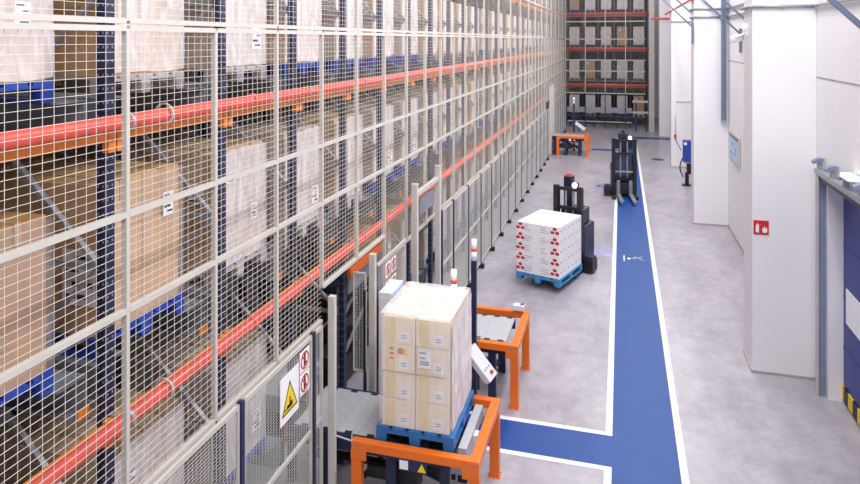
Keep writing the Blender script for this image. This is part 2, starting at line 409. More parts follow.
# pallet rails along x (both sides of each bay)
def rail(label, cap):
    t = thing('pallet_rail', label, 'pallet rail', group='pallet rails of the left rack')
    b = B(); b.box((-2.4, -.012, -.28), (0, .012, 0)); b.box((-2.4, .012, -.012), (0, .26, 0)); b.box((-2.4, .012, -.28), (0, .10, -.268))
    b.build('channel', 'rail_grey', t)
    if cap: B().box((-.005, -.015, -.285), (.02, .09, -.22)).build('end_cap', 'beam_orange', t)
    return t
r0 = {}
for k in range(NB0, NB1+1):
    for l in range(4):
        if (l == 3 and k < 8) or (l == 0 and k in (2, 3)): continue
        for s in (0, 1):
            lab = f'grey pallet rail on the {"near" if s == 0 else "far"} side of {ORD[k+1]} left rack bay, {SHELF[l]}'
            cap = l == 1 and s == 1
            if cap not in r0: c = r0[cap] = rail(lab, cap)
            else: c = copy_tree(r0[cap])
            y = Y0P + k*PITCH + .065 if s == 0 else Y0P + (k+1)*PITCH - .065
            c.location = (XS+.05, y, ZB[l]); c.rotation_euler = (0, 0, 0); c['label'] = lab
            c.scale = (1, 1 if s == 0 else -1, 1)
# beams per bay
def beam(label, loc):
    t = thing('rack_beam', label, 'rack beam', loc, 0, 'orange beams of the left rack')
    B().box((0, .05, 0), (.05, PITCH-.05, .09), .008).build('beam', 'beam_orange', t)
    for y in (.0, PITCH):
        s = -1 if y else 1
        b = B(); b.box((-.003, y+s*.012, -.08), (.056, y+s*.075, .11), .006); b.build('connector', 'beam_orange', t)
    return t
b0 = None
for l in range(3):
    for k in range(NB0, NB1+1):
        if l == 2 and k < 8: continue
        if l == 0 and k == 3: continue
        y = Y0P + k*PITCH; lab = f'orange rack beam under the {SHELF[l+1]} in the {ORD[k+1]} left bay'
        if b0 is None: b0 = beam(lab, (XR, y, ZBEAM[l]))
        else:
            c = copy_tree(b0); c.location = (XR, y, ZBEAM[l]); c['label'] = lab
# sprinkler pipes
for l, z, y0 in ((0, 2.29, .5), (1, 4.42, .5), (2, 6.47, 8)):
    t = thing('sprinkler_pipe', ('lower', 'middle', 'upper')[l] + ' long red sprinkler pipe running along the left rack behind the mesh', 'pipe', (XP, 0, z))
    B().rod((0, y0, 0), (0, 38.5, 0), .055, 20).build('pipe', 'red_pipe', t, True)
    for y in [Y0P + .25 + PITCH*1.0 + j*PITCH*2 for j in range(0, 13)]:
        if y < y0 or y > 38: continue
        B().rod((0, y-.03, 0), (0, y+.03, 0), .068, 20).build('coupling', 'red_pipe', t, True)
    for j in range(0, 26, 2):
        y = Y0P + j*PITCH
        if y < y0: continue
        b = B(); b.ring((0, y, 0), .064, .008, 'Y', .03); b.box((-.143, y-.015, -.012), (-.06, y+.015, .012)); b.build('bracket', 'galv', t)
    for y in (4.43,):
        if l < 2: B().ring((0, y, .01), .085, .012, 'Y', .014).build('cable_tie', 'fence_light', t)

# ------------------------------------------------------------------ mesh fencing
def wires(b, y0, y1, z0, z1, dy, dz, r, flip=False):
    """welded wire mesh in the plane x=0 (local)"""
    n = max(1, round((y1-y0)/dy)); m = max(1, round((z1-z0)/dz))
    for i in range(1, n):
        y = y0+(y1-y0)*i/n; b.box((-r, y-r, z0), (r, y+r, z1))
    for j in range(1, m):
        z = z0+(z1-z0)*j/m; b.box((r, y0, z-r), (3*r, y1, z+r))
def tall_panel(W, zs, label, ps=.031, rs=.036, step_bottom=None):
    t = thing('tall_mesh_panel', label, 'mesh panel', group='tall mesh panels along the left rack')
    b = B(); z0, z1 = zs[0], zs[-1]
    b.box((-.02, -ps/2, z0), (.02, ps/2, z1))
    b.build('post', 'fence_light', t)
    for z in zs: B().box((-.022, ps/2, z-rs/2), (.022, W-ps/2, z+rs/2)).build('rail', 'fence_light', t)
    b = B(); wires(b, ps/2, W-ps/2, z0, z1, .081, .0505, .0013); b.build('wire_mesh', 'wire', t)
    return t
COLW = .989; YF0 = 2.669-COLW
lo = tall_panel(COLW, (1.985, 3.24, 3.865, 5.075), '')
lo_s = tall_panel(COLW, (2.34, 3.24, 3.865, 5.075), '')
up = tall_panel(COLW*2, (5.125, 6.35, 7.6), '')
for i in range(38):
    y = YF0 + i*COLW
    short = 7.30 < y+.5 < 8.9 and False
    pr = lo_s if i in (6, 5) else lo
    if 28.9 < y+.5 < 31: pr = lo_s
    put(pr, f'tall light mesh panel, {ORD[i]} column from the near end of left fence', (XF, y, 0), 0, 'tall mesh panels along the left rack')
for i in range(19):
    y = YF0 + i*COLW*2 + COLW*0
    put(up, f'wide upper mesh panel, {ORD[i]} from the near end of left fence', (XF, y, 0), 0, 'wide upper mesh panels along the left rack')
# low fence
XL = -2.97
def low_panel(W, label, H=2.06, dy=.05, dz=.027, post='navy'):
    t = thing('low_fence_panel', label, 'fence panel', group='low fence panels along the aisle')
    B().box((-.025, -.025, 0), (.025, .025, H+.01), .004).build('post', post, t)
    B().box((-.05, -.05, 0), (.09, .05, .09), .008).build('foot', 'black', t)
    b = B(); y0, y1 = .045, W-.045
    for z0, z1 in ((.10, .135), (1.08, 1.12), (H-.04, H)): b.box((-.012, y0, z0), (.012, y1, z1))
    for y in (y0, y1): b.box((-.0115, y-.011, .10), (.0115, y+.011, H))
    b.build('frame', 'fence_light', t)
    b = B(); wires(b, y0, y1, .12, H-.02, dy, dz, .0013); b.build('wire_mesh', 'wire_grey', t)
    return t
lp = []
spots = [(y, 1.325) for y in (2.17, 3.495)] + [(4.82, 1.325), (6.145, .25)]
names = ['light framed low fence panel at the lower left corner', 'light framed low fence panel left of the signed fence door', 'low mesh fence door carrying the yellow warning sign', 'narrow low fence panel between signed door and first conveyor']
for (y, W), n in zip(spots, names):
    o = low_panel(W, n); o.location = (XL, y, 0); lp.append(o)
door = lp[2]; door['category'] = 'fence door'; door.name = 'mesh_fence_door'
o = low_panel(1.25, 'low mesh fence panel with red signs between the two near conveyors', H=2.16); o.location = (XL, 7.93, 0); sgn = o
fy = 11.97; q = None
o = low_panel(.80, 'narrow low fence panel just beyond the second conveyor'); o.location = (XL, 11.15, 0)
n = 0
for j in range(21):
    y = fy + 1.25*j
    if 29.2 < y+.6 < 31.0: continue
    lab = f'low navy-posted fence panel beside aisle, {ORD[n]} full panel beyond second conveyor'
    if q is None: q = low_panel(1.25, lab); q.location = (XL, y, 0)
    else: c = copy_tree(q); c.location = (XL, y, 0); c['label'] = lab
    n += 1
# signs on the fence door
def warn_sign(label, x, y0, y1, z0, z1):
    t = thing('warning_sign', label, 'sign', (x, (y0+y1)/2, z0)); W = y1-y0; H = z1-z0
    B().box((0, -W/2, 0), (.004, W/2, H)).build('plate', 'label_white', t)
    a = W*.42; h = H*.66; z = H*.16
    B().prism([(.0041, -a, z), (.0041, a, z), (.0041, 0, z+h)], (.002, 0, 0)).build('triangle_border', 'sign_black', t)
    B().prism([(.0062, -a*.84, z+.018), (.0062, a*.84, z+.018), (.0062, 0, z+h*.9)], (.001, 0, 0)).build('triangle', 'sign_yellow', t)
    b = B()
    for (yy, zz, dy, dz) in ((-.03, .30, .06, .02), (.0, .36, .02, .10), (.03, .30, .04, .05), (-.05, .26, .12, .015)):
        b.box((.0073, yy-dy/2, zz*H-dz/2), (.008, yy+dy/2, zz*H+dz/2))
    b.build('pictogram', 'sign_black', t)
    return t
warn_sign('large white plate with yellow warning triangle on the fence door', XL+.016, 5.44, 5.80, 1.50, 1.93)
def ban_sign(label, x, y, z, s):
    t = thing('prohibition_sign', label, 'sign', (x, y, z))
    B().box((0, -s/2, -s/2), (.004, s/2, s/2)).build('plate', 'label_white', t)
    b = B().ring((.006, 0, 0), s*.42, s*.08, 'X', .003); b.bar((.006, s*.27, -s*.27), (.006, -s*.27, s*.27), .003, s*.08); b.build('red_ring', 'sign_red', t)
    b = B().box((.0041, -.02*s/.2, -.06*s/.2), (.0052, .02*s/.2, .03*s/.2)); b.rod((.0041, 0, .05*s/.2), (.0052, 0, .05*s/.2), .02*s/.2, 12); b.build('pictogram', 'sign_black', t)
    return t
ban_sign('upper red prohibition sign beside the yellow triangle on the fence door', XL+.016, 5.925, 1.90, .20)
ban_sign('lower red prohibition sign beside the yellow triangle on the fence door', XL+.016, 5.925, 1.68, .20)
for i, (y, z) in enumerate(((8.35, 1.98), (8.58, 1.98), (8.35, 1.74), (8.58, 1.74))):
    ban_sign(('upper', 'upper', 'lower', 'lower')[i] + ' ' + ('near', 'far', 'near', 'far')[i] + ' red prohibition sign on fence between the two near conveyors', XL+.016, y, z, .19)

# far cross fence
fp = tall_panel(1.10, (1.985, 3.24, 3.865, 5.05, 6.05, 7.6), '', .05, .06)
t0 = fp
B().box((-.02, -.025, 0), (.02, .025, 1.965)).build('leg', 'navy', t0)
for i in range(4):
    put(fp, f'tall mesh panel across the far end of aisle, {ORD[i]} from the left', (-3.06+1.10*i, 39.25, 0), -math.pi/2, 'tall mesh panels across the far end')

# ------------------------------------------------------------------ far rack
FY = 41.0
fx = [-3.15+i*.92 for i in range(6)]
c0 = None
for i, x in enumerate(fx):
    c = copy_tree(u0); c.location = (x, FY, 0); c.rotation_euler = (0, 0, -math.pi/2)
    c['label'] = f'navy upright frame of the far end rack, {ORD[i]} from the left'
for l, z in enumerate((2.20, 4.34, 6.38)):
    t = thing('far_rack_beam', ('lower', 'middle', 'upper')[l] + ' red horizontal beam across the rack at the far end', 'rack beam', (0, FY-.06, z))
    B().box((fx[0]-.3, 0, 0), (fx[-1]+.3, .05, .13)).build('beam', 'dark_red', t)
    B().rod((fx[0]-.3, -.10, .17), (fx[-1]+.3, -.10, .17), .06, 14).build('pipe', 'red_pipe', t, True)
    b = B()
    for x in fx: b.box((x-.02, -.11, .05), (x+.02, 0, .25))
    b.build('brackets', 'dark_red', t)
for i in range(5):
    x = (fx[i]+fx[i+1])/2
    for l in range(4):
        pr, w = PPAL[(0, 1, 2)[(i+l) % 3]]
        c = put(pr, f'{w} pallet on the {SHELF[l]} of far end rack, {ORD[i]} bay from left', (x, FY+.66, ZB[l]), 0, 'pallets in the far end rack'); c.scale = (.60, 1, .92 if 'load' in c.name else 1)
        pr, w = PROTO[(2, 1, 2, 3, 2)[(i*2+l) % 5]]
        c = put(pr, f'{w} wrapped load on the {SHELF[l]} of far end rack, {ORD[i]} from left', (x, FY+.66, ZB[l]+.15), 0, 'wrapped loads in the far end rack'); c.scale = (.60, 1, .92 if 'load' in c.name else 1)
for l in range(4):
    t = thing('far_shelf_rail', f'grey pallet support rails of the {SHELF[l]} across the far end rack', 'pallet rail', (0, FY+.1, ZB[l]))
    for i in range(5):
        for y in (.1, .9): B().box((fx[i]+.055, y, -.06), (fx[i+1]-.055, y+.05, 0)).build('rail', 'rail_grey', t)

# ------------------------------------------------------------------ conveyors
def conveyor(label, Y0, deck_end, guide, x0):
    t = thing('pallet_conveyor', label, 'conveyor', (-2.0, Y0, 0), 0, 'orange framed pallet conveyors')
    L, D = -.69, 1.24; Rr = .66
    # orange guard frame
    B().box((L, 0, .76), (Rr, .09, .85), .006).build('guard_beam', 'orange', t)
    B().box((L+.3, D-.09, .76), (Rr, D, .85), .006).build('guard_beam', 'orange', t)
    B().box((Rr-.1, .09, .76), (Rr, D-.09, .85), .006).build('guard_beam', 'orange', t)
    for x, y in ((L, 0), (Rr-.11, 0), (Rr-.11, D-.12)):
        b = B(); b.box((x, y, .012), (x+.11, y+.09, .76), .005); b.box((x-.015, y-.015, 0), (x+.125, y+.105, .012)); b.build('guard_leg', 'orange', t)
    b = B()
    for x in (L+.02, L+.10, Rr-.1, Rr-.02):
        for z in (.785, .825): b.rod((x, -.008, z), (x, 0, z), .009, 8)
    b.build('bolts', 'galv', t)
    B().box((L, -.008, .67), (L+.17, 0, .765)).build('gusset', 'orange', t); B().box((Rr-.17, -.008, .67), (Rr, 0, .765)).build('gusset', 'orange', t)
    # deck
    x1 = deck_end
    xd = -.42 if guide else x1
    if guide:
        for x in (-.33, -.03, .24): B().box((x, .16, .70), (x+.07, .98, .8262)).build('chain_track', 'dark', t)
    b = B(); n = 4; w = (xd-x0)/n
    for i in range(n): b.box((x0+i*w+.001, .16, .80), (x0+(i+1)*w-.001, .98, .825))
    b.build('deck_plate', 'deck_grey', t)
    for y in (.115, .98): B().box((x0, y, .66), (x1, y+.045, .82)).build('side_rail', 'navy', t)
    for i in range(7):
        x = x0+.12+i*(x1-x0-.2)/6
        for y in (.16, .94):
            if x+.04 < xd: B().box((x-.04, y, .815), (x+.04, y+.04, .8262)).build('slot_cover', 'dark', t)
    for x in (max(-1.1, x0+.05), -.36, .22):
        for y in (.14, .93): B().box((x, y, 0), (x+.11, y+.07, .66), .004).build('leg', 'navy', t)
    b = B(); b.bar((-.85, .2, .1), (-.3, .95, .6), .03, .05); b.bar((-.3, .2, .6), (.25, .95, .15), .03, .05); b.box((x0+.1, .5, .3), (.3, .56, .36)); b.box((x0+.1, .35, .56), (.3, .8, .6)); b.build('cross_brace', 'dark', t)
    b = B().rod((-.62, .35, .38), (-.25, .35, .38), .095, 16); b.box((-.3, .25, .26), (-.05, .46, .5), .01); b.build('drive_motor', 'dark', t, False)
    B().rod((x0+.1, .3, .45), (x0+.45, .45, .3), .025, 8).build('cable', 'black', t); B().rod((.0, .25, .5), (.3, .4, .3), .02, 8).build('cable', 'black', t)
    b = B().box((-.16, -.004, .655), (-.07, -.001, .745)); b.build('label', 'label_white', t)
    B().prism([(.03, -.004, .655), (.12, -.004, .655), (.075, -.004, .74)], (0, .003, 0)).build('warning_label', 'sign_yellow', t)
    B().box((-.17, -.001, .645), (.13, .008, .76)).build('label_bracket', 'navy', t)
    if guide:
        B().box((.395, .22, .70), (.485, 1.08, .83), .006).build('guide_bar', 'deck_grey', t)
        B().box((.35, .12, .62), (.60, .16, .72)).build('guide_bracket', 'galv', t); B().box((.35, 1.06, .62), (.60, 1.12, .72)).build('guide_bracket', 'galv', t)
        b = B().box((.47, .55, .55), (.53, .66, .78)); b.rod((.5, .6, .40), (.5, .6, .55), .015, 8); b.build('sensor', 'cabinet', t)
    return t
convA = conveyor('near orange framed pallet conveyor carrying the tall wrapped carton stack', 6.46, .30, True, -1.42)
convB = conveyor('empty orange framed pallet conveyor behind the one carrying the carton stack', 9.06, .47, False, -.88)
convC = conveyor('small distant orange framed conveyor at the far end of the aisle', 29.45, .47, False, -.88)
# clip on B
b = B().box((-.02, -.0, .87), (.14, .02, .93)); 
o = b.build('sensor', 'deck_grey', convB)
# control boxes
def cbox(label, loc, rot, s, m='cabinet'):
    t = thing('control_box', label, 'control box', loc); t.rotation_euler = rot
    B().box((-s[0]/2, -s[1]/2, -s[2]/2), (s[0]/2, s[1]/2, s[2]/2), .008).build('housing', m, t)
    b = B().rod((.34*s[0], .1*s[1], s[2]/2), (.34*s[0], .1*s[1], s[2]/2+.02), .02, 14); b.build('stop_button', 'sign_red', t)
    b = B()
    for k in range(3): b.rod((.18*s[0], -.25*s[1]+.25*s[1]*k, s[2]/2), (.18*s[0], -.25*s[1]+.25*s[1]*k, s[2]/2+.008), .007, 10)
    b.build('buttons', 'sign_black', t)
    return t
t = cbox('tilted light grey control box with red button behind the near carton stack', (-1.58, 7.70, 1.22), (math.radians(25), math.radians(50), 0), (.42, .17, .09))
cs = B().rod((0, 0, -.045), (.26, .03, -.34), .018, 8).build('stand', 'navy', t)
t = cbox('flat light control box on the back beam of the empty orange conveyor', (-1.50, 10.24, .915), (0, 0, 0), (.17, .12, .08))
t = cbox('light control box tilted on the distant orange conveyor', (-1.75, 30.63, 1.16), (0, math.radians(35), 0), (.5, .3, .12))
B().rod((0, 0, -.06), (.1, 0, -.27), .02, 8).build('stand', 'navy', t)
# beacons
def beacon(label, x, y, H, post='navy'):
    t = thing('beacon_post', label, 'signal light', (x, y, 0))
    B().box((-.035, -.035, .012), (.035, .035, H-.28), .004).build('post', post, t); B().box((-.09, -.09, 0), (.09, .09, .012)).build('base_plate', post, t)
    B().rod((0, 0, H-.28), (0, 0, H-.24), .03, 16).build('socket', 'cabinet', t)
    B().rod((0, 0, H-.24), (0, 0, H-.16), .036, 16).build('lens', 'beacon_white', t, True)
    tag(B().rod((0, 0, H-.16), (0, 0, H-.115), .037, 16).build('lens', 'beacon_red', t, True), 'red lens')
    B().rod((0, 0, H-.115), (0, 0, H), .036, 16).build('lens', 'beacon_white', t, True)
    return t
beacon('navy post with white and red signal light in front of the empty conveyor', -1.92, 8.93, 2.29)
beacon('navy post with signal light peeking up behind the near carton stack', -1.925, 7.80, 2.25)
beacon('tall navy post with pale signal light at the distant orange conveyor', -2.05, 30.95, 2.4)

# foreground pallet and stack
AX, AY = -2.04, 7.07
pallet('pallet', .83, .98, 'pallet_azure', .15, .03, 'blue pallet under the tall wrapped carton stack on the near conveyor', (AX, AY, .826))
t = thing('wrapped_carton_stack', 'tall film wrapped stack of cream cartons on the near orange conveyor', 'pallet load', (AX, AY, .977))
W, D, H = .735, .92, 1.15; nx, ny, nz = 2, 3, 4
rr = random.Random(3)
for k in range(nz):
    for i in range(nx):
        for j in range(ny):
            x0, y0, z0 = -W/2+i*W/nx, -D/2+j*D/ny, k*H/nz
            g = .005; dz = .004 if k == 2 else 0
            jx, jy = rr.uniform(-.004, .004), rr.uniform(-.004, .004)
            c = B().box((x0+g+jx, y0+g+jy, z0+.001), (x0+W/nx-g+jx, y0+D/ny-g+jy, z0+H/nz-.002), .008).build('carton', 'card_cream', t)
            if j == 0:
                B().box((x0+.04+jx, y0+g+jy-.0015, z0+.01), (x0+.15+jx, y0+g+jy, z0+H/nz-.012)).build('tape', 'card_yellow', c)
                B().box((x0+.19+jx, y0+jy+g-.003, z0+.03), (x0+.30+jx, y0+jy+g, z0+.14)).build('label', 'label_white', c)
                b = B()
                for q in range(2): b.box((x0+.215+jx, y0+jy+g-.004, z0+.07+q*.025), (x0+.275+jx, y0+jy+g-.003, z0+.077+q*.025))
                b.build('print', 'ink', c)
                if (i, k) == (0, 2):
                    b = B()
                    for q in range(3): b.box((x0+.09, y0+g+jy-.004, z0+.13+q*.05), (x0+.13, y0+g+jy-.0015, z0+.148+q*.05))
                    b.build('print', 'logo_red', c)
                    B().ball((x0+.21, y0+g+jy, z0+.22), .035, (1.2, .06, 1)).build('print', 'print_orange', c)
                    B().ball((x0+.26, y0+g+jy, z0+.21), .03, (.8, .06, 1.2)).build('print', 'sign_yellow', c)
b = B().box((.03, -D/2-.010, H*.57), (.17, -D/2-.008, H*.74)); lb = b.build('label', 'label_white', t)
b = B()
for q, (a, c, z) in enumerate(((.05, .12, .70), (.05, .11, .655), (.06, .15, .62), (.05, .15, .60))): b.box((a, -D/2-.0115, H*z), (c, -D/2-.010, H*z+.012))
b.build('print', 'ink', lb)
bm = B(); e = .014; hw, hd = W/2+e, D/2+e; rings = []
for zz in [.014+(H-.004)*q/14 for q in range(15)]:
    row = []
    N = 9
    pts = [(-hw+2*hw*q/N, -hd) for q in range(N)]+[(hw, -hd+2*hd*q/N) for q in range(N)]+[(hw-2*hw*q/N, hd) for q in range(N)]+[(-hw, hd-2*hd*q/N) for q in range(N)]
    for x, y in pts:
        q = rr.uniform(-.003, .006); row.append(bm.bm.verts.new((x*(1+q), y*(1+q), zz+rr.uniform(-.01, .01))))
    rings.append(row)
for a, c in zip(rings, rings[1:]):
    for q in range(len(a)): bm.bm.faces.new((a[q], a[(q+1) % len(a)], c[(q+1) % len(a)], c[q]))
bm.bm.faces.new(rings[-1])
bm.build('stretch_wrap', 'film_clear', t)
bm = B(); rows = []
for q in range(11):
    rows.append([bm.bm.verts.new((hw+.006+rr.uniform(0, .01), -hd+.02+(2*hd-.03)*c/6, .03+(H-.05)*q/10)) for c in range(7)])
for a, c in zip(rows, rows[1:]):
    for q in range(6): bm.bm.faces.new((a[q], a[q+1], c[q+1], c[q]))
bm.build('whitish_film', 'film_side', t)
bm = B(); rows = []
for q in range(11):
    rows.append([bm.bm.verts.new((-hw+2*hw*c/9, -hd+2*hd*q/10, H+.020+rr.uniform(0, .016))) for c in range(10)])
for a, c in zip(rows, rows[1:]):
    for q in range(9): bm.bm.faces.new((a[q], a[q+1], c[q+1], c[q]))
bm.build('film_cover', 'film_top', t)
bm = B(); rows = []
for q in range(5):
    rows.append([bm.bm.verts.new((-hw+2*hw*c/8, -hd-.012-rr.uniform(0, .008), .02+(H-.03)*q/4)) for c in range(9)])
for a, c in zip(rows, rows[1:]):
    for q in range(8): bm.bm.faces.new((a[q], a[q+1], c[q+1], c[q]))
bm.build('whitish_film', 'film_front', t)
B().box((-W/2-.004, -D/2-.004, H*.5-.004), (W/2*.85, -D/2, H*.5+.004)).build('layer_sheet', 'tape', t)

# ------------------------------------------------------------------ portals in the fence
def portal_post(label, x, y, H, w=.07, m='fence_light'):
    t = thing('portal_post', label, 'post', (x, y, 0))
    B().box((-w/2, -w/2, .01), (w/2, w/2, H), .005).build('column', m, t); B().box((-.09, -.09, 0), (.09, .09, .01)).build('foot', 'black', t)
    B().box((w/2-.002, -.012, .5), (w/2+.004, .012, H-.1)).build('sensor_strip', 'cabinet', t)
    return t
portal_post('light grey post left of the near conveyor opening', -2.9, 6.46, 2.33)
portal_post('light grey post right of the near conveyor opening by the cabinet', -2.95, 7.78, 2.36, .075)
portal_post('pale tall post on the near side of the second conveyor opening', -2.95, 9.55, 2.86, .085)
portal_post('pale tall post on the far side of the second conveyor opening', -2.95, 10.85, 2.9, .085)
portal_post('pale post at the distant conveyor opening, near side', -2.95, 29.5, 3.0, .09)
portal_post('pale post at the distant conveyor opening, far side', -2.95, 30.55, 3.0, .12)
t = thing('portal_beam', 'orange beam with grey plate across the rack above near conveyor opening', 'rack beam', (XR+.002, Y0P+3*PITCH, 1.70))
B().box((0, .05, .10), (.06, PITCH-.05, .23), .008).build('beam', 'orange', t)
B().box((.0, .05, -.12), (.03, PITCH-.05, .10)).build('plate', 'rail_grey', t)
t = thing('portal_beam', 'pale beam across the second conveyor opening above the tilted plate', 'rack beam', (-2.95, 9.60, 2.66))
B().box((-.03, 0, 0), (.03, 1.205, .06)).build('beam', 'fence_light', t); B().box((-.02, .2, -.35), (.0, 1.0, -.1)).build('plate', 'rail_grey', t)
# tunnel side mesh with striped edge
t = thing('tunnel_mesh_panel', 'narrow mesh panel with striped edge inside near conveyor opening', 'mesh panel', (-2.99, 7.66, 0), math.pi/2)
b = B(); b.box((-.012, 0, .95), (.012, .018, 2.16)); b.box((-.012, .15, .95), (.012, .168, 2.16)); b.box((-.011, 0, 2.14), (.011, .168, 2.16)); b.box((-.011, 0, .95), (.011, .168, .97)); b.build('frame', 'fence_light', t)
b = B(); wires(b, .012, .16, .96, 2.15, .04, .027, .0016); b.build('wire_mesh', 'wire_grey', t)
B().box((-.02, .0, .95), (-.0125, .03, 1.95)).build('striped_strip', 'hazard', t)
B().box((-.02, .0, 0), (.02, .03, .95)).build('leg', 'navy', t)
# dark lift machinery standing in the rack behind the opening
t = thing('transfer_lift', 'dark lift frame standing in the rack behind near conveyor opening', 'lift', (-3.78, Y0P+3.5*PITCH-.05, 0))
for x in (0, -1.1):
    for y in (-.5, .5): B().box((x-.05, y-.04, 0), (x+.05, y+.04, 1.62), .006).build('post', 'navy', t)
B().box((-1.1, -.46, .9), (0, .46, 1.02)).build('carriage', 'dark', t); B().box((-1.1, -.46, .1), (-.02, .46, .45)).build('base', 'black', t)
for z0 in (.5, 1.05): B().bar((0.055, -.5, z0), (.055, .5, z0+.5), .04, .02).build('brace', 'galv', t)
B().box((-1.1, -.46, 1.5), (0, .46, 1.58)).build('top_plate', 'dark', t)
B().rod((-.25, -.2, .55), (-.25, .25, .55), .10, 16).build('drive_motor', 'rail_grey', t)
t = thing('infeed_conveyor', 'grey infeed conveyor with orange stops inside rack behind the fence door', 'conveyor', (-3.78, Y0P+2.5*PITCH-.05, 0))
B().box((-1.2, -.46, .76), (0, .46, .80)).build('deck', 'deck_grey', t)
for y in (-.50, .46): B().box((-1.2, y, .64), (0, y+.04, .82)).build('side_rail', 'rail_grey', t)
for x in (-1.15, -.12):
    for y in (-.48, .42): B().box((x, y, 0), (x+.08, y+.06, .64)).build('leg', 'dark', t)
for y in (-.42, .30): B().box((-.12, y, .30), (.0, y+.12, .55), .01).build('stop', 'orange', t)
B().box((-1.1, -.4, .1), (-.15, .4, .3)).build('drive_box', 'dark', t)
# electrical cabinet
t = thing('electrical_cabinet', 'narrow light grey electrical cabinet with blue side window by near conveyor', 'cabinet', (-2.82, 8.10, .0))
B().box((-.085, -.24, .62), (.085, .24, 1.86), .008).build('housing', 'cabinet', t)
B().box((.085, -.22, 1.05), (.09, .22, 1.83)).build('window_frame', 'pale_blue', t)
B().box((.09, -.18, 1.10), (.093, .18, 1.78)).build('window', 'screen_blue', t)
B().box((-.05, -.20, 0), (.05, .20, .62)).build('plinth', 'galv', t)
B().box((-.07, -.246, .7), (.07, -.24, 1.8)).build('door', 'cabinet', t)
t = thing('photo_sensor_rod', 'thin light rod from the grey post to the near conveyor', 'sensor', (-2.88, 6.46, .80))
b = B().rod((0, 0, .08), (.20, 0, .05), .008, 8); b.rod((.20, 0, .05), (.20, .0, .11), .008, 8); b.build('rod', 'fence_light', t)
B().box((-.03, -.02, .05), (.0, .02, .11)).build('clamp', 'fence_light', t)

# ------------------------------------------------------------------ trucks
def truck(label, loc, rz, half, H, side, tx=0, bc='beacon_red', cat='forklift'):
    """automatic stacker: forks along local -y, mast at y 0"""
    t = thing('stacker_truck', label, cat, loc, rz)
    for s in (-1, 1):
        b = B(); x = s*half
        b.box((x-.055, .0, .06), (x+.055, .10, H), .006); b.box((x-.035, .10, .10), (x+.035, .18, H-.06), .006); b.build('mast_upright', 'black', t)
    for z in (H-.10, H*.72, .55): B().box((-half, .03, z), (half, .09, z+.07)).build('mast_crossbar', 'black', t)
    for z in (H*.42, ): B().box((-half+.05, .02, z), (half-.05, .05, z+.05)).build('mast_rail', 'galv', t)
    for s in (-.32, .32):
        x = s*half
        B().rod((x, .13, .5), (x, .13, H-.12), .025, 10).build('lift_cylinder', 'galv', t)
    B().box((-half-.02, -.06, .12), (half+.02, -.005, .46), .01).build('fork_carriage', 'black', t)
    for s in (-1, 1):
        x = s*.19
        b = B(); b.box((x-.06, -1.15, .10), (x+.06, -.06, .135), .004); b.box((x-.05, -.10, .10), (x+.05, -.06, .55)); f = b.build('fork', 'rail_grey', t)
        B().rod((x-.03, -1.05, .06), (x+.03, -1.05, .06), .04, 14).build('fork_roller', 'cabinet', f)
        xo = s*(half+.01)
        B().box((xo-.05, -.42, .03), (xo+.05, .45, .125), .015).build('straddle_leg', 'black', t)
        B().rod((xo-.04, -.34, .056), (xo+.04, -.34, .056), .056, 16).build('wheel', 'dark', t)
    b = B(); b.box((-half-.03, .22, .08), (half+.03, .85, .95), .03); b.box((-half+.02, .24, .95), (half-.02, .70, 1.30), .04); b.build('body', 'truck_navy', t)
    B().box((-half-.035, .3, .1), (half+.035, .8, .16)).build('skirt', 'black', t)
    b = B()
    for s in (-1, 1): b.rod((s*(half+.0)-.04, .72, .09), (s*(half+.0)+.04, .72, .09), .09, 16)
    b.build('drive_wheel', 'dark', t)
    x0, x1 = sorted((side*(half+.07), side*(half+.28)))
    B().box((x0, .05, .04), (x1, .36, .30), .02).build('safety_scanner', 'black', t)
    B().box((x0+.02, .09, .30), (x1-.02, .32, .35), .01).build('scanner_lid', 'truck_navy', t)
    # sensor tower
    b = B(); b.box((-.10+tx, .30, .9), (.10+tx, .46, H+.12), .02); b.build('tower', 'truck_navy', t)
    B().rod((tx, .38, H+.12), (tx, .38, H+.15), .12, 18).build('laser_head', 'black', t); B().rod((tx, .38, H+.15), (tx, .38, H+.21), .05, 16).build('beacon', bc, t)
    B().box((tx+.09, .24, H-.06), (tx+.24, .36, H+.03), .01).build('lamp_arm', 'black', t)
    B().ball((tx+.20, .20, H+.0), .055).build('lamp', 'lamp_white', t)
    b = B(); b.box((-half+.06, .19, .62), (half-.06, .215, H*.70)); b.build('mast_guard', 'screen_guard', t)
    return t
mat('screen_guard', (60, 66, 100), .25, var=.1)
tr1 = truck('dark stacker truck carrying the white boxes across the aisle floor', (-1.12, 14.78, .002), math.radians(-18), .27, 1.83, 1, -.11)
tr2 = truck('dark stacker truck with bare forks parked on the blue walkway', (.10, 22.2, .005), math.radians(6), .33, 1.86, -1, 0, 'truck_navy')
tr2b = B().box((-.27, .19, 1.50), (.27, .23, 1.82), .01).build('top_plate', 'truck_navy', tr2)
B().ring((0, .185, 1.66), .09, .025, 'Y', .01).build('emblem_ring', 'black', tr2)
tower2 = B().box((-.16, .25, 1.82), (.16, .40, 2.0), .02).build('laser_housing', 'truck_navy', tr2)
def spot(name, parent, loc, target, power, ang, blend=.25):
    l = bpy.data.lights.new(name, 'SPOT'); l.energy = power; l.color = (.06, .12, 1); l.spot_size = math.radians(ang); l.spot_blend = blend; l.shadow_soft_size = .02
    o = bpy.data.objects.new(name, l); COL.objects.link(o); o.location = loc
    o.rotation_euler = (Vector(target)-Vector(loc)).to_track_quat('-Z', 'Y').to_euler()
    return o
spot('floor_spot_lamp', None, (-.35, 22.75, 1.6), (-.62, 23.7, 0), 70, 20)
spot('floor_spot_lamp', None, (-.50, 15.75, 1.3), (-.42, 16.25, 0), 70, 24)
